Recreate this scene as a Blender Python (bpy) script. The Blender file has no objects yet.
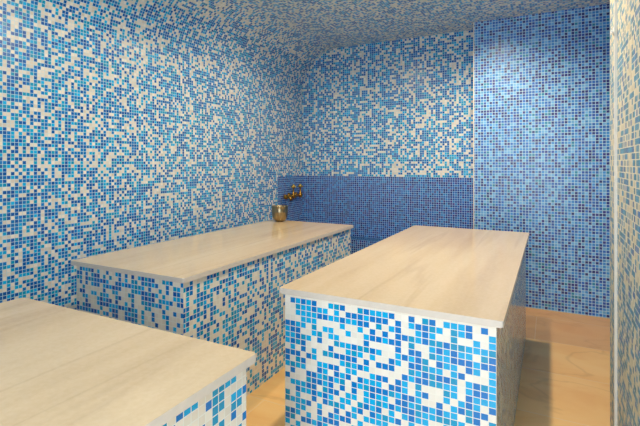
import bpy, bmesh, math, random
from mathutils import Vector, Matrix

random.seed(4)
S = bpy.context.scene
COL = S.collection
PI = math.pi

# ------------------------------------------------------------------ helpers
def lin(r, g, b):
    f = lambda c: (c / 255 / 12.92) if c / 255 <= .04045 else ((c / 255 + .055) / 1.055) ** 2.4
    return (f(r), f(g), f(b), 1.0)

class G:
    """tiny node-graph helper"""
    def __init__(self, name):
        self.m = bpy.data.materials.new(name); self.m.use_nodes = True
        self.t = self.m.node_tree; self.t.nodes.clear()
        self.out = self.n('ShaderNodeOutputMaterial')
        self.b = self.n('ShaderNodeBsdfPrincipled')
        self.l(self.b.outputs[0], self.out.inputs[0])
    def n(self, typ, **kw):
        nd = self.t.nodes.new(typ)
        for k, v in kw.items(): setattr(nd, k, v)
        return nd
    def l(self, a, b): self.t.links.new(a, b)
    def put(self, sock, v):
        if hasattr(v, 'is_output'): self.l(v, sock)
        else: sock.default_value = v
    def math(self, op, a, b=None, c=None):
        nd = self.n('ShaderNodeMath', operation=op)
        self.put(nd.inputs[0], a)
        if b is not None: self.put(nd.inputs[1], b)
        if c is not None: self.put(nd.inputs[2], c)
        return nd.outputs[0]
    def vmath(self, op, a, b=None, scale=None):
        nd = self.n('ShaderNodeVectorMath', operation=op)
        self.put(nd.inputs[0], a)
        if b is not None: self.put(nd.inputs[1], b)
        if scale is not None: self.put(nd.inputs['Scale'], scale)
        return nd.outputs[0]
    def mix(self, f, a, b, blend='MIX'):
        nd = self.n('ShaderNodeMix', data_type='RGBA', blend_type=blend)
        self.put(nd.inputs[0], f); self.put(nd.inputs[6], a); self.put(nd.inputs[7], b)
        return nd.outputs[2]
    def ramp(self, f, stops, mode='LINEAR'):
        nd = self.n('ShaderNodeValToRGB'); cr = nd.color_ramp; cr.interpolation = mode
        while len(cr.elements) < len(stops): cr.elements.new(.5)
        for e, (p, c) in zip(cr.elements, stops): e.position = p; e.color = c
        self.put(nd.inputs[0], f)
        return nd.outputs[0]
    def noise(self, vec, scale, detail=3, rough=.5, dist=0):
        nd = self.n('ShaderNodeTexNoise')
        self.put(nd.inputs['Vector'], vec); nd.inputs['Scale'].default_value = scale
        nd.inputs['Detail'].default_value = detail; nd.inputs['Roughness'].default_value = rough
        nd.inputs['Distortion'].default_value = dist
        return nd.outputs[0]

def mosaic(name, pitch, stops, grout, gap=.07, rough=.16, cluster=.0, seed=0., tilt=.035, use_attr=False, sat=1.0, vary=.22):
    """glass mosaic: UVs are metres; each tile draws its colour from stops = [(cumulative start, rgba)]"""
    g = G(name)
    uv = g.n('ShaderNodeUVMap', uv_map='UVMap').outputs[0]
    p = g.vmath('ADD', g.vmath('SCALE', uv, scale=1 / pitch), (100.0 + seed, 100.0 + seed * 2, 0))
    cell = g.vmath('FLOOR', p); fr = g.vmath('FRACTION', p)
    wn = g.n('ShaderNodeTexWhiteNoise', noise_dimensions='2D'); g.l(cell, wn.inputs['Vector'])
    val = wn.outputs[0]
    if cluster:
        low = g.noise(g.vmath('SCALE', cell, scale=.16), 1.0, 2)
        val = g.math('ADD', val, g.math('MULTIPLY', g.math('SUBTRACT', low, .5), cluster))
        val = g.math('MINIMUM', g.math('MAXIMUM', val, 0.0), .9999)
    if use_attr:
        at = g.n('ShaderNodeAttribute', attribute_name='tile_value', attribute_type='GEOMETRY')
        val = at.outputs['Fac']
    col = g.ramp(val, stops, 'CONSTANT')
    # second white-noise value per tile for small brightness changes
    sp = g.n('ShaderNodeSeparateColor'); g.l(wn.outputs[1], sp.inputs[0])
    hsv = g.n('ShaderNodeHueSaturation'); hsv.inputs['Saturation'].default_value = sat
    g.l(col, hsv.inputs['Color'])
    g.l(g.math('MULTIPLY_ADD', sp.outputs[1], vary, 1 - vary/2), hsv.inputs['Value'])
    s2 = g.n('ShaderNodeSeparateXYZ'); g.l(fr, s2.inputs[0])
    dx = g.math('ABSOLUTE', g.math('SUBTRACT', s2.outputs[0], .5))
    dy = g.math('ABSOLUTE', g.math('SUBTRACT', s2.outputs[1], .5))
    edge = g.math('MAXIMUM', dx, dy)
    mask = g.math('GREATER_THAN', edge, .5 - gap)          # 1 on grout
    g.l(g.mix(mask, hsv.outputs[0], grout), g.b.inputs['Base Color'])
    g.l(g.math('MULTIPLY_ADD', mask, .5, rough), g.b.inputs['Roughness'])
    # each tile sits at a slightly different tilt
    geo = g.n('ShaderNodeNewGeometry')
    jit = g.vmath('SCALE', g.vmath('SUBTRACT', wn.outputs[1], (.5, .5, .5)), scale=tilt)
    nrm = g.vmath('NORMALIZE', g.vmath('ADD', geo.outputs['Normal'], jit))
    bp = g.n('ShaderNodeBump'); bp.inputs['Strength'].default_value = .25; bp.inputs['Distance'].default_value = .002
    g.l(g.math('SUBTRACT', 1.0, mask), bp.inputs['Height']); g.l(nrm, bp.inputs['Normal'])
    g.l(bp.outputs[0], g.b.inputs['Normal'])
    g.b.inputs['IOR'].default_value = 1.5
    return g.m

P = .0225
WHITE = lin(222, 213, 194); W2 = lin(228, 220, 203)
LIGHT = lin(0, 168, 226); MID = lin(0, 118, 196); DEEP = lin(4, 90, 172); TEAL = lin(0, 150, 198)
BEIGE_MIX = [(0, lin(226, 220, 206)), (.22, lin(230, 225, 212)), (.44, LIGHT), (.61, TEAL), (.72, MID), (.92, DEEP)]
WALL_MIX = [(0, lin(216, 210, 200)), (.18, lin(224, 219, 210)), (.35, LIGHT), (.45, TEAL), (.58, MID), (.80, DEEP)]
FRONT_MIX = [(0, lin(230, 227, 218)), (.22, lin(234, 231, 223)), (.44, LIGHT), (.60, TEAL), (.70, MID), (.87, DEEP)]
GROUT = lin(186, 214, 228)
M_WALL = mosaic('blue_white_mosaic', P, WALL_MIX, GROUT, gap=.062, cluster=.55, tilt=.05, rough=.26)
M_SIDE = mosaic('small_blue_white_mosaic', .0196, WALL_MIX, GROUT, gap=.062, cluster=.55, tilt=.04, seed=5, rough=.26)
M_CEIL = mosaic('ceiling_mosaic', .0196, BEIGE_MIX, lin(206, 216, 220), gap=.062, cluster=.45, tilt=.04, seed=5, rough=.3)
M_JAMB = mosaic('jamb_mosaic', P, [(0, lin(190, 182, 156)), (.22, lin(198, 190, 165)), (.44, lin(0, 128, 170)), (.66, lin(0, 112, 146)), (.86, lin(0, 96, 160))], lin(206, 200, 182), gap=.07, cluster=.5, seed=71, rough=.42, tilt=.02)
M_BENCH = mosaic('bench_mosaic', P, BEIGE_MIX, lin(224, 226, 218), gap=.058, cluster=.45, seed=31, tilt=.015, vary=.08)
M_FRONT = mosaic('bench_front_mosaic', P, FRONT_MIX, lin(228, 228, 219), gap=.055, seed=57, tilt=.012, use_attr=True, vary=.08)
M_DADO = mosaic('deep_blue_mosaic', P, [(0, lin(28, 74, 160)), (.3, lin(20, 96, 182)), (.55, lin(22, 44, 124)),
                (.75, lin(58, 48, 136)), (.87, lin(28, 122, 194))], lin(168, 206, 240), gap=.07, seed=11, tilt=.04)
M_LEDGE = mosaic('teal_ledge_mosaic', P, [(0, lin(14, 78, 142)), (.5, lin(18, 92, 154)), (.8, lin(16, 62, 128))], lin(60, 130, 180), gap=.05, seed=13)
M_PART = mosaic('mixed_blue_mosaic', .0245, [(0, lin(104, 172, 226)), (.14, lin(52, 138, 214)), (.38, lin(26, 102, 196)),
                (.60, lin(26, 80, 176)), (.72, lin(18, 42, 128)), (.88, lin(40, 44, 140)), (.94, lin(20, 130, 176))],
                lin(184, 218, 242), gap=.085, seed=23, tilt=.04, rough=.32)

def marble(name):
    g = G(name)
    tc = g.n('ShaderNodeNewGeometry').outputs['Position']
    mp = g.n('ShaderNodeMapping'); g.l(tc, mp.inputs[0])
    mp.inputs['Rotation'].default_value = (0, 0, .08); mp.inputs['Scale'].default_value = (1, .09, 1)
    n1 = g.noise(mp.outputs[0], 6.0, 5, .55, .1)
    c = g.ramp(n1, [(.25, lin(206, 180, 142)), (.45, lin(220, 195, 156)), (.6, lin(226, 203, 166)), (.8, lin(214, 188, 150))])
    mp2 = g.n('ShaderNodeMapping'); g.l(tc, mp2.inputs[0])
    mp2.inputs['Rotation'].default_value = (0, 0, -.10); mp2.inputs['Scale'].default_value = (1, .045, 1)
    n2 = g.noise(mp2.outputs[0], 3.2, 4, .5, .08)
    vein = g.math('SUBTRACT', 1.0, g.math('MINIMUM', g.math('MULTIPLY', g.math('ABSOLUTE', g.math('SUBTRACT', n2, .5)), 60.0), 1.0))
    c = g.mix(g.math('MULTIPLY', vein, .22), c, lin(170, 140, 108))
    fine = g.noise(tc, 90, 2)
    c = g.mix(.08, c, g.ramp(fine, [(.35, lin(190, 165, 130)), (.65, lin(240, 225, 200))]))
    g.l(c, g.b.inputs['Base Color'])
    g.b.inputs['Roughness'].default_value = .13
    return g.m
M_MARBLE = marble('beige_marble')


def floor_mat():
    g = G('honey_limestone')
    uv = g.n('ShaderNodeUVMap', uv_map='UVMap').outputs[0]
    s = g.n('ShaderNodeSeparateXYZ'); g.l(uv, s.inputs[0])
    row = g.math('DIVIDE', g.math('SUBTRACT', s.outputs[1], 3.477 - 10 * .515), .515)
    rid = g.math('FLOOR', row); fy = g.math('FRACT', row)
    colm = g.math('ADD', g.math('DIVIDE', g.math('ADD', s.outputs[0], .092 + 10.3), 1.03), g.math('MULTIPLY', g.math('SUBTRACT', rid, 10.0), .45))
    cid = g.math('FLOOR', colm); fx = g.math('FRACT', colm)
    ey = g.math('GREATER_THAN', g.math('ABSOLUTE', g.math('SUBTRACT', fy, .5)), .5 - .0022 / .515)
    ex = g.math('GREATER_THAN', g.math('ABSOLUTE', g.math('SUBTRACT', fx, .5)), .5 - .0022 / 1.03)
    gm = g.math('MAXIMUM', ex, ey)
    cv = g.n('ShaderNodeCombineXYZ'); g.l(cid, cv.inputs[0]); g.l(rid, cv.inputs[1])
    wn = g.n('ShaderNodeTexWhiteNoise', noise_dimensions='2D'); g.l(cv.outputs[0], wn.inputs['Vector'])
    off = g.vmath('ADD', uv, g.vmath('SCALE', wn.outputs[1], scale=7.0))
    mp = g.n('ShaderNodeMapping'); g.l(off, mp.inputs[0])
    mp.inputs['Rotation'].default_value = (0, 0, .5); mp.inputs['Scale'].default_value = (.8, 1.5, 1)
    n1 = g.noise(mp.outputs[0], 2.4, 5, .55, .8)
    c = g.ramp(n1, [(.3, lin(240, 184, 112)), (.5, lin(248, 202, 130)), (.7, lin(250, 208, 140))])
    n2 = g.noise(mp.outputs[0], 1.5, 3, .5, 1.2)
    vein = g.math('SUBTRACT', 1.0, g.math('MINIMUM', g.math('MULTIPLY', g.math('ABSOLUTE', g.math('SUBTRACT', n2, .52)), 40.0), 1.0))
    c = g.mix(g.math('MULTIPLY', vein, .24), c, lin(170, 118, 66))
    c = g.mix(g.math('MULTIPLY', wn.outputs[0], .12), c, lin(205, 150, 110))
    c = g.mix(g.math('GREATER_THAN', rid, 9.5), c, g.mix(.5, c, lin(200, 140, 100)))   # the border course at the far wall is a pinker stone
    # one brown fossil knot in the slab between the plinths
    d = g.vmath('DISTANCE', uv, (-1.155, 1.88, 0)); dn = [n for n in g.t.nodes if n.type == 'VECT_MATH'][-1].outputs['Value']
    knot = g.math('LESS_THAN', dn, .013)
    c = g.mix(g.math('MULTIPLY', knot, .6), c, lin(140, 90, 40))
    c = g.mix(g.math('MULTIPLY', gm, .55), c, lin(236, 214, 184))
    g.l(c, g.b.inputs['Base Color'])
    g.b.inputs['Roughness'].default_value = .38
    return g.m
M_FLOOR = floor_mat()

def plain(name, c, rough=.5, metal=0.0, bump=0.0):
    g = G(name)
    geo = g.n('ShaderNodeNewGeometry').outputs['Position']
    n = g.noise(geo, 40, 3)
    dark = tuple(v * .85 for v in c[:3]) + (1,)
    g.l(g.mix(n, dark, c), g.b.inputs['Base Color'])
    g.b.inputs['Roughness'].default_value = rough; g.b.inputs['Metallic'].default_value = metal
    if bump:
        bp = g.n('ShaderNodeBump'); bp.inputs['Strength'].default_value = bump; bp.inputs['Distance'].default_value = .002
        g.l(n, bp.inputs['Height']); g.l(bp.outputs[0], g.b.inputs['Normal'])
    return g.m
M_TRIM = plain('white_trim', lin(226, 220, 208), .35)
M_STEEL = plain('hammered_steel', lin(164, 148, 118), .30, 1.0, .12)
M_BRASS = plain('aged_brass', lin(176, 128, 58), .28, 1.0)
M_GILT = plain('greenish_gilt', lin(190, 160, 84), .3, 1.0)
M_LITEDGE = plain('lit_marble_edge', lin(218, 208, 196), .45)
M_PLAST = plain('white_plastic', lin(235, 233, 228), .4)
def emit(name, c, st):
    g = G(name); g.b.inputs['Base Color'].default_value = (0, 0, 0, 1)
    g.b.inputs['Emission Color'].default_value = c; g.b.inputs['Emission Strength'].default_value = st
    return g.m
M_LAMP = emit('lamp_glow', (1, .8, .55, 1), 14)

def link(name, bm, mats, parent=None, smooth=False):
    me = bpy.data.meshes.new(name); bm.normal_update(); bm.to_mesh(me); bm.free()
    for m in (mats if isinstance(mats, (list, tuple)) else [mats]): me.materials.append(m)
    if smooth:
        for p in me.polygons: p.use_smooth = True
    o = bpy.data.objects.new(name, me); COL.objects.link(o)
    if parent: o.parent = parent
    return o
def struct(name, bm, mats, smooth=False):
    o = link(name, bm, mats, smooth=smooth); o['kind'] = 'structure'; return o
def empty(name, loc, label, cat, group=None):
    o = bpy.data.objects.new(name, None); COL.objects.link(o); o.location = loc
    o.empty_display_size = .1
    return tag(o, label, cat, group)
def tag(o, label, cat, group=None):
    o['label'] = label; o['category'] = cat
    if group: o['group'] = group
    return o

def quad(bm, pts, uvs, mat=0):
    lay = bm.loops.layers.uv.get('UVMap') or bm.loops.layers.uv.new('UVMap')
    f = bm.faces.new([bm.verts.new(p) for p in pts]); f.material_index = mat
    for lp, uv in zip(f.loops, uvs): lp[lay].uv = uv
    return f

def box(bm, x0, x1, y0, y1, z0, z1, mat=0, off=(0, 0), skip=''):
    """a box whose faces carry UVs in metres; letters in skip leave faces out (l r f b t d)"""
    a, b = off
    if 'f' not in skip: quad(bm, [(x0,y0,z0),(x1,y0,z0),(x1,y0,z1),(x0,y0,z1)], [(x0-x0+a,z0-z1+b),(x1-x0+a,z0-z1+b),(x1-x0+a,b),(a,b)], mat)
    if 'b' not in skip: quad(bm, [(x1,y1,z0),(x0,y1,z0),(x0,y1,z1),(x1,y1,z1)], [(a+5,z0-z1+b),(a+5+x1-x0,z0-z1+b),(a+5+x1-x0,b),(a+5,b)], mat)
    if 'r' not in skip: quad(bm, [(x1,y0,z0),(x1,y1,z0),(x1,y1,z1),(x1,y0,z1)], [(a+10,z0-z1+b),(a+10+y1-y0,z0-z1+b),(a+10+y1-y0,b),(a+10,b)], mat)
    if 'l' not in skip: quad(bm, [(x0,y1,z0),(x0,y0,z0),(x0,y0,z1),(x0,y1,z1)], [(a+15+y1-y0,z0-z1+b),(a+15,z0-z1+b),(a+15,b),(a+15+y1-y0,b)], mat)
    if 't' not in skip: quad(bm, [(x0,y0,z1),(x1,y0,z1),(x1,y1,z1),(x0,y1,z1)], [(a,b),(a+x1-x0,b),(a+x1-x0,b+y1-y0),(a,b+y1-y0)], mat)
    if 'd' not in skip: quad(bm, [(x0,y1,z0),(x1,y1,z0),(x1,y0,z0),(x0,y0,z0)], [(a,b+y1-y0),(a+x1-x0,b+y1-y0),(a+x1-x0,b),(a,b)], mat)

def lathe(bm, prof, c=(0, 0, 0), seg=32, mtx=None):
    rings = []
    M = (mtx or Matrix()).copy()
    for r, z in prof:
        if r < 1e-6: rings.append([bm.verts.new(Vector(c) + M @ Vector((0, 0, z)))])
        else: rings.append([bm.verts.new(Vector(c) + M @ Vector((r*math.cos(2*PI*i/seg), r*math.sin(2*PI*i/seg), z))) for i in range(seg)])
    for A, B in zip(rings, rings[1:]):
        for i in range(seg):
            j = (i + 1) % seg
            vs = [A[i % len(A)], A[j % len(A)], B[j % len(B)], B[i % len(B)]]
            u = []
            for v in vs:
                if v not in u: u.append(v)
            if len(u) >= 3: bm.faces.new(u)

def tube(bm, pts, r, seg=14):
    pts = [Vector(p) for p in pts]; rings = []
    for i, p in enumerate(pts):
        t = (pts[min(i+1, len(pts)-1)] - pts[max(i-1, 0)]).normalized()
        up = Vector((0, 0, 1)) if abs(t.z) < .9 else Vector((0, 1, 0))
        a = t.cross(up).normalized(); b = t.cross(a)
        rr = r[i] if isinstance(r, (list, tuple)) else r
        rings.append([bm.verts.new(p + (a*math.cos(2*PI*k/seg) + b*math.sin(2*PI*k/seg))*rr) for k in range(seg)])
    for A, B in zip(rings, rings[1:]):
        for k in range(seg): bm.faces.new([A[k], A[(k+1) % seg], B[(k+1) % seg], B[k]])
    bm.faces.new(rings[0][::-1]); bm.faces.new(rings[-1])

# ------------------------------------------------------------------ the room
XW, YB, YP, ZC = -2.53, 4.45, 4.22, 2.52          # left wall, back wall, end partition, ceiling
YF, XR = -.60, 1.60                               # wall behind the camera, far right wall
ZD, YD = 1.10, 3.93                                # top and start of the deep-blue dado
R, Z0 = .47, 2.05                                  # cove between left wall and ceiling
NS = 24
arc = [(XW + R - R*math.cos(PI/2*i/NS), Z0 + R*math.sin(PI/2*i/NS), Z0 + R*PI/2*i/NS) for i in range(NS+1)]


bm = bmesh.new()
quad(bm, [(XW,YB,0),(XW,YD,0),(XW,YD,ZD),(XW,YB,ZD)], [(YB,0),(YD,0),(YD,ZD),(YB,ZD)], 1)
quad(bm, [(XW,YB,ZD),(XW,YD,ZD),(XW,YD,Z0),(XW,YB,Z0)], [(YB,ZD),(YD,ZD),(YD,Z0),(YB,Z0)])
quad(bm, [(XW,YD,0),(XW,YF,0),(XW,YF,Z0),(XW,YD,Z0)], [(YD,0),(YF,0),(YF,Z0),(YD,Z0)])
def arcfaces(bm, i0, i1):
    for i in range(i0, i1):
        (xa, za, sa), (xb, zb, sb) = arc[i], arc[i+1]
        quad(bm, [(xa,YB,za),(xa,YF,za),(xb,YF,zb),(xb,YB,zb)], [(YB,sa),(YF,sa),(YF,sb),(YB,sb)])
arcfaces(bm, 0, NS//2)
bmesh.ops.remove_doubles(bm, verts=bm.verts, dist=1e-5)
struct('wall_left', bm, [M_SIDE, M_DADO], smooth=True)
bm = bmesh.new(); arcfaces(bm, NS//2, NS)
sa = arc[-1][2]; xa = arc[-1][0]
quad(bm, [(xa,YB,ZC),(xa,YF,ZC),(XR,YF,ZC),(XR,YB,ZC)], [(YB,sa),(YF,sa),(YF,sa+XR-xa),(YB,sa+XR-xa)])
bmesh.ops.remove_doubles(bm, verts=bm.verts, dist=1e-5)
struct('ceiling', bm, M_CEIL, smooth=True)

bm = bmesh.new()
XE = -.613                                          # free edge of the end partition
quad(bm, [(XW,YB,0),(XE+.05,YB,0),(XE+.05,YB,ZD),(XW,YB,ZD)], [(0,0),(XE+.05-XW,0),(XE+.05-XW,ZD),(0,ZD)], 1)
quad(bm, [(XW,YB,ZD),(XE+.05,YB,ZD),(XE+.05,YB,ZC),(XW,YB,ZC)], [(30,ZD),(30+XE+.05-XW,ZD),(30+XE+.05-XW,ZC),(30,ZC)])
struct('wall_back', bm, [M_WALL, M_DADO])
bm = bmesh.new(); box(bm, XE, XR, YP, YB, 0, ZC, 0, (3, 7), 't')
struct('wall_end', bm, M_PART)
bm = bmesh.new(); box(bm, XE-.002, XE+.006, YP-.002, YP+.006, 0, ZC, 0)
struct('trim_1', bm, M_TRIM)

bm = bmesh.new()
quad(bm, [(XW,YF,0),(XR,YF,0),(XR,YB,0),(XW,YB,0)], [(XW,YF),(XR,YF),(XR,YB),(XW,YB)])
struct('floor', bm, M_FLOOR)

# the jamb of the entrance on the right, close to the camera, and the walls round the rest of the room
XJ, YJ = .243, 2.38
bm = bmesh.new(); box(bm, XJ, XR, YF, YJ, 0, ZC, 0, (50, 3), 't')
struct('wall_right', bm, M_JAMB)
bm = bmesh.new(); box(bm, XJ-.010, XJ+.002, 2.135, 2.150, 0, ZC, 0)
struct('trim_2', bm, M_TRIM)
bm = bmesh.new(); box(bm, XR, XR+.1, YF, YB, 0, ZC, 0, (60, 3), 't')
struct('wall_outer', bm, M_PART)
DX0, DX1, DZ = -.56, .08, 2.10                     # unseen doorway behind the camera, placed and sized for the fill light
bm = bmesh.new()
box(bm, XW, DX0, YF-.1, YF, 0, ZC, 0, (70, 3), 't'); box(bm, DX1, XR, YF-.1, YF, 0, ZC, 0, (74, 3), 't')
box(bm, DX0, DX1, YF-.1, YF, DZ, ZC, 0, (78, 3), 't')
struct('wall_front', bm, M_WALL)

# blue seat-height ledge along the foot of the back wall
bm = bmesh.new(); box(bm, XW+.001, XE-.006, YB-.20, YB-.001, .001, .45, 0, (2, 9)); bm.faces.ensure_lookup_table(); bm.faces[4].material_index = 1
tag(link('tiled_ledge', bm, [M_DADO, M_LEDGE]), 'low deep-blue tiled ledge at the foot of the blue back wall', 'ledge')

# ------------------------------------------------------------------ marble-topped plinths
def rounded_slab(x0, x1, y0, y1, z0, z1, rc=.008, rb=.004):
    bm = bmesh.new()
    pts = []
    for cx, cy, a0 in ((x1-rc,y0+rc,-90),(x1-rc,y1-rc,0),(x0+rc,y1-rc,90),(x0+rc,y0+rc,180)):
        for k in range(7):
            a = math.radians(a0 + 15*k); pts.append((cx + rc*math.cos(a), cy + rc*math.sin(a)))
    bot = [bm.verts.new((x, y, z0)) for x, y in pts]; top = [bm.verts.new((x, y, z1)) for x, y in pts]
    n = len(pts)
    ft = bm.faces.new(top); fb = bm.faces.new(bot[::-1])
    for i in range(n): bm.faces.new([bot[i], bot[(i+1) % n], top[(i+1) % n], top[i]])
    es = list(ft.edges) + list(fb.edges)
    bmesh.ops.bevel(bm, geom=es, offset=rb, segments=3, profile=.5, affect='EDGES')
    return bm

def plinth(x0, x1, y0, y1, z, label, seed, front=None, ov=.02, th=.022, ovl=None):
    t = empty('stone_plinth', ((x0+x1)/2, (y0+y1)/2, 0), label, 'bench', 'marble-topped tiled plinths')
    b = bmesh.new()
    X0, X1, Y0, Y1, Z = x0+(ovl or ov), x1-ov, y0+ov, y1-ov, z-th
    box(b, X0, X1, Y0, Y1, 0, Z, 0, (seed, seed*.7), 'f' if front else '')
    if front: front(b, X0, X1, Y0, Z)
    o = link('tiled_base', b, [M_BENCH, M_FRONT], t); o.matrix_parent_inverse = Matrix.Translation(-t.location)
    sb = rounded_slab(x0, x1, y0, y1, z-th, z); sb.normal_update()
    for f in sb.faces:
        if abs(f.normal.z) < .9: f.material_index = 1          # cool light on the edge painted in as a paler marble
    s = link('marble_top', sb, [M_MARBLE, M_LITEDGE], t); s.matrix_parent_inverse = Matrix.Translation(-t.location)
    return t

H = 1.24
# the mosaic of the middle plinth's front: which rows hold a blue tile, column by column from the left
BLUE = """4 5 6 7 9 10 11 13 16 17 19 20 21|0 4 5 6 7 8 9 11 12 14 17 19 20 22|0 1 2 4 5 6 7 9 10 11 14 15 16 17 18 19 21
0 1 2 3 4 6 7 8 10 11 14 15 17 18 20|0 1 2 3 6 9 12 13 14 15 17 19 20|0 1 2 3 4 5 8 9 12 13 14 15 16 20|1 2 5 6 10 11 12 13 15 17 18 19 20
1 2 4 8 10 11 12 13 14 15 16 19 20|0 2 4 5 7 8 10 12 13 14 15 16 18 19|0 1 2 5 6 8 10 11 12 14 16 17 18 19|0 2 3 6 8 9 11 12 13 15 16 18
1 2 4 6 7 8 9 10 11 14 15 17 18|1 2 6 7 8 9 10 12 13 14 16 17|0 1 2 3 6 7 9 11 12 15 16 18|0 1 2 4 5 6 8 9 11 12 13 14 15 17
0 1 3 4 6 7 10 11 12 13 14 15 16 17|0 1 2 4 6 8 10 11 12 13 14 15 16 17|0 1 3 4 8 10 12 13 14 16 17|0 2 4 7 8 11 12 14 15 16
1 2 3 4 5 6 7 10 11 12 13 14 16|3 6 9 10 11 12 13 14 15|0 1 3 4 5 6 7 8 9 12 13 14 15 16|1 2 3 5 6 7 8 9 10 11 12 13 14 15
0 1 2 3 6 7 8 9 11 13 14 15|0 1 2 3 4 5 7 8 9 13 14|1 3 4 5 6 7 8 9 12 13 14|0 3 4 5 6 8 9 10 11|0 1 2 3 4 5 6 7 8 9 10 12 13 14
0 1 3 4 5 7 11 12 14|0 1 3 4 5 6 8 9 10 11 12 13|2 3 5 6 8 9 10 11 12 13|0 3 4 5 8 9 10 12|1 2 3 4 5 6 7 8 9 10 11"""
BLUE = [set(map(int, c.split())) for c in BLUE.replace("\n", "|").split("|")]
def mosaic_front(bm, X0, X1, Y0, Z):
    """front face as one quad per tile, each carrying its tile_value"""
    lay = bm.faces.layers.float.new('tile_value'); rnd = random.Random(8)
    px, pz, zt = (X1 - X0) / 33, .0229, .7135
    for c in range(33):
        seen = max(BLUE[c])
        for r in range(-1, 32):
            z1 = min(Z, zt - r*pz); z0 = max(0, zt - (r+1)*pz)
            if z1 - z0 < 1e-4: continue
            xa, xb = X0 + c*px, X0 + (c+1)*px
            va, vb = (zt - z0)/pz, (zt - z1)/pz
            blue = (r in BLUE[c]) if r <= seen + 1 else rnd.random() < .56
            f = quad(bm, [(xa,Y0,z0),(xb,Y0,z0),(xb,Y0,z1),(xa,Y0,z1)], [(c*P,-va*P),((c+1)*P,-va*P),((c+1)*P,-vb*P),(c*P,-vb*P)], 1)
            f[lay] = rnd.choice((.5, .5, .5, .65, .8, .8, .8)) if blue else rnd.choice((.1, .3))
ta = .49; tb = .50
ZA, ZB = H - ta, H - tb
plinth(-1.938*ta, -.257*ta, 3.025*ta, 7.10*ta, ZA, 'free-standing tiled plinth with beige marble top in the middle of the room', 1, mosaic_front, .023, .022, .015)
plinth(-4.385*tb, -2.825*tb, 2.880*tb, 6.661*tb, ZB, 'long tiled plinth with beige marble top along the left wall, steel bowl on it', 2)
plinth(-3.496*ta, -1.370*ta, -.58, .945, ZA, 'nearest tiled plinth with beige marble top, cut off by lower left corner', 3)

# ------------------------------------------------------------------ bowl and tap
bm = bmesh.new()
prof = [(0,0),(.028,0),(.034,.002),(.048,.012),(.058,.026),(.065,.044),(.069,.066),(.070,.078),(.0715,.081),(.0715,.086),(.070,.089),(.071,.120),(.0735,.132),
        (.0735,.135),(.071,.135),(.068,.122),(.066,.07),(.055,.03),(.036,.010),(0,.008)]
lathe(bm, prof, seg=48)
bowl = link('metal_bowl', bm, M_STEEL, smooth=True); bowl.location = (-2.068, 3.245, ZB)
tag(bowl, 'round steel washing bowl standing on the far end of the left marble top', 'bowl')

YT, ZT = 4.180, .888
tap = empty('mixer_tap', (XW, YT, ZT), 'small aged brass mixer tap on the blue tiles above the steel bowl', 'tap')
def part(name, bm, parent, smooth=True, m=None): return link(name, bm, m or M_BRASS, parent, smooth)
RX = Matrix.Rotation(PI/2, 4, 'Y')                  # lathe axis along +X, out of the wall
bm = bmesh.new(); tube(bm, [(.06,-.190,0),(.06,.135,0)], .013); part('bridge_pipe', bm, tap)
for yy in (-.030, .118):
    bm = bmesh.new()
    lathe(bm, [(0,0),(.034,0),(.034,.006),(.026,.014),(.016,.018),(.016,.040),(.025,.046),(.029,.060),(.026,.074),(.012,.082),(0,.083)], (0,yy,0), 24, RX)
    part('valve_body', bm, tap)
    bm = bmesh.new(); lathe(bm, [(0,.012),(.018,.015),(.015,.03),(.009,.038),(.009,.082),(.013,.086),(0,.090)], (.06,yy,0), 20)
    st = part('stem', bm, tap)
    bm = bmesh.new()
    for a in (0, PI/2):
        c, q = math.cos(a)*.030, math.sin(a)*.030
        tube(bm, [(.06-c,yy-q,.098),(.06-c*.6,yy-q*.6,.098),(.06,yy,.098),(.06+c*.6,yy+q*.6,.098),(.06+c,yy+q,.098)], [.010,.007,.010,.007,.010], 10)
    lathe(bm, [(0,.080),(.014,.083),(.018,.098),(.015,.116),(.007,.126),(0,.128)], (.06,yy,0), 20)
    part('cross_handle', bm, st, m=M_GILT)
bm = bmesh.new()
tube(bm, [(.06,-.190,.0),(.085,-.194,.006),(.112,-.196,.004),(.128,-.197,-.010),(.132,-.197,-.036)], [.022,.017,.015,.017,.020])
lathe(bm, [(0,-.026),(.020,-.022),(.027,0),(.020,.022),(0,.026)], (.06,-.190,0), 20)
part('spout', bm, tap)

# small white clip on the white trim of the entrance jamb
bm = bmesh.new()
box(bm, -.009, 0, -.010, .010, -.005, .005); box(bm, -.011, -.007, -.014, .014, -.010, .004); box(bm, -.003, 0, -.018, .018, -.014, .014)
clip = link('wall_clip', bm, M_PLAST); clip.location = (XJ-.0105, 2.142, 1.775)
tag(clip, 'tiny white clip high on the white strip of the right wall', 'clip')

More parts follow.
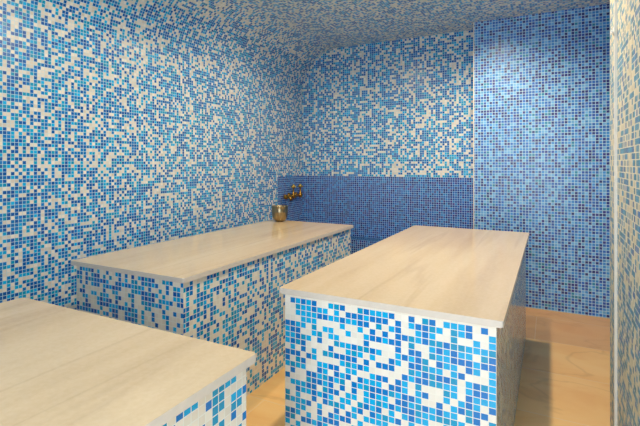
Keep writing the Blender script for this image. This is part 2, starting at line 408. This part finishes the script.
# ------------------------------------------------------------------ lights
def downlight(x, y, power, col=(1, .81, .56), size=172, blend=.5, r=.045):
    d = bpy.data.lights.new('downlight', 'SPOT'); d.energy = power; d.color = col
    d.spot_size = math.radians(size); d.spot_blend = blend; d.shadow_soft_size = r
    o = bpy.data.objects.new('downlight_lamp', d); COL.objects.link(o); o.location = (x, y, ZC-.03)
downlight(-.44, 3.57, 50, size=156, blend=.9)
downlight(-1.58, 3.0, 25)
downlight(-.44, 2.25, 70)
downlight(-1.58, 1.5, 20)
# fitting that shows at the top edge of the picture
dl = empty('ceiling_spotlight', (-.448, 3.63, ZC), 'small recessed warm ceiling spotlight at the top edge above the mixed-blue wall', 'spotlight')
bm = bmesh.new(); lathe(bm, [(.028,0),(.028,-.003),(.038,-.004),(.041,0)], seg=32); link('rim', bm, M_BRASS, dl, True)
bm = bmesh.new(); lathe(bm, [(0,-.002),(.028,-.002)], seg=32); link('lens', bm, M_LAMP, dl)

# added fill light standing in for a camera flash, set in the opening
d = bpy.data.lights.new('flash_fill', 'AREA'); d.shape = 'RECTANGLE'; d.size = DX1-DX0; d.size_y = 1.7
d.energy = 35; d.color = (.86, .94, 1.0)
o = bpy.data.objects.new('flash_fill', d); COL.objects.link(o)
o.location = ((DX0+DX1)/2, YF-.05, 1.15); o.rotation_euler = (PI/2, 0, 0)   # shines to +Y

w = bpy.data.worlds.new('World'); S.world = w; w.use_nodes = True
w.node_tree.nodes['Background'].inputs[0].default_value = (.8, .9, 1, 1)
w.node_tree.nodes['Background'].inputs[1].default_value = .5

# ------------------------------------------------------------------ camera
cd = bpy.data.cameras.new('Camera'); cam = bpy.data.objects.new('Camera', cd); COL.objects.link(cam)
cam.location = (0, 0, H); cam.rotation_euler = (PI/2, 0, math.radians(27.34))
cd.sensor_width = 36; cd.lens = 443.7/640*36; cd.shift_y = -(213-163.5)/640; cd.clip_start = .02
S.camera = cam
S.view_settings.view_transform = 'Standard'; S.view_settings.look = 'None'
S.view_settings.exposure = .33; S.view_settings.gamma = 1
S.cycles.max_bounces = 10; S.cycles.diffuse_bounces = 6; S.cycles.sample_clamp_indirect = 4
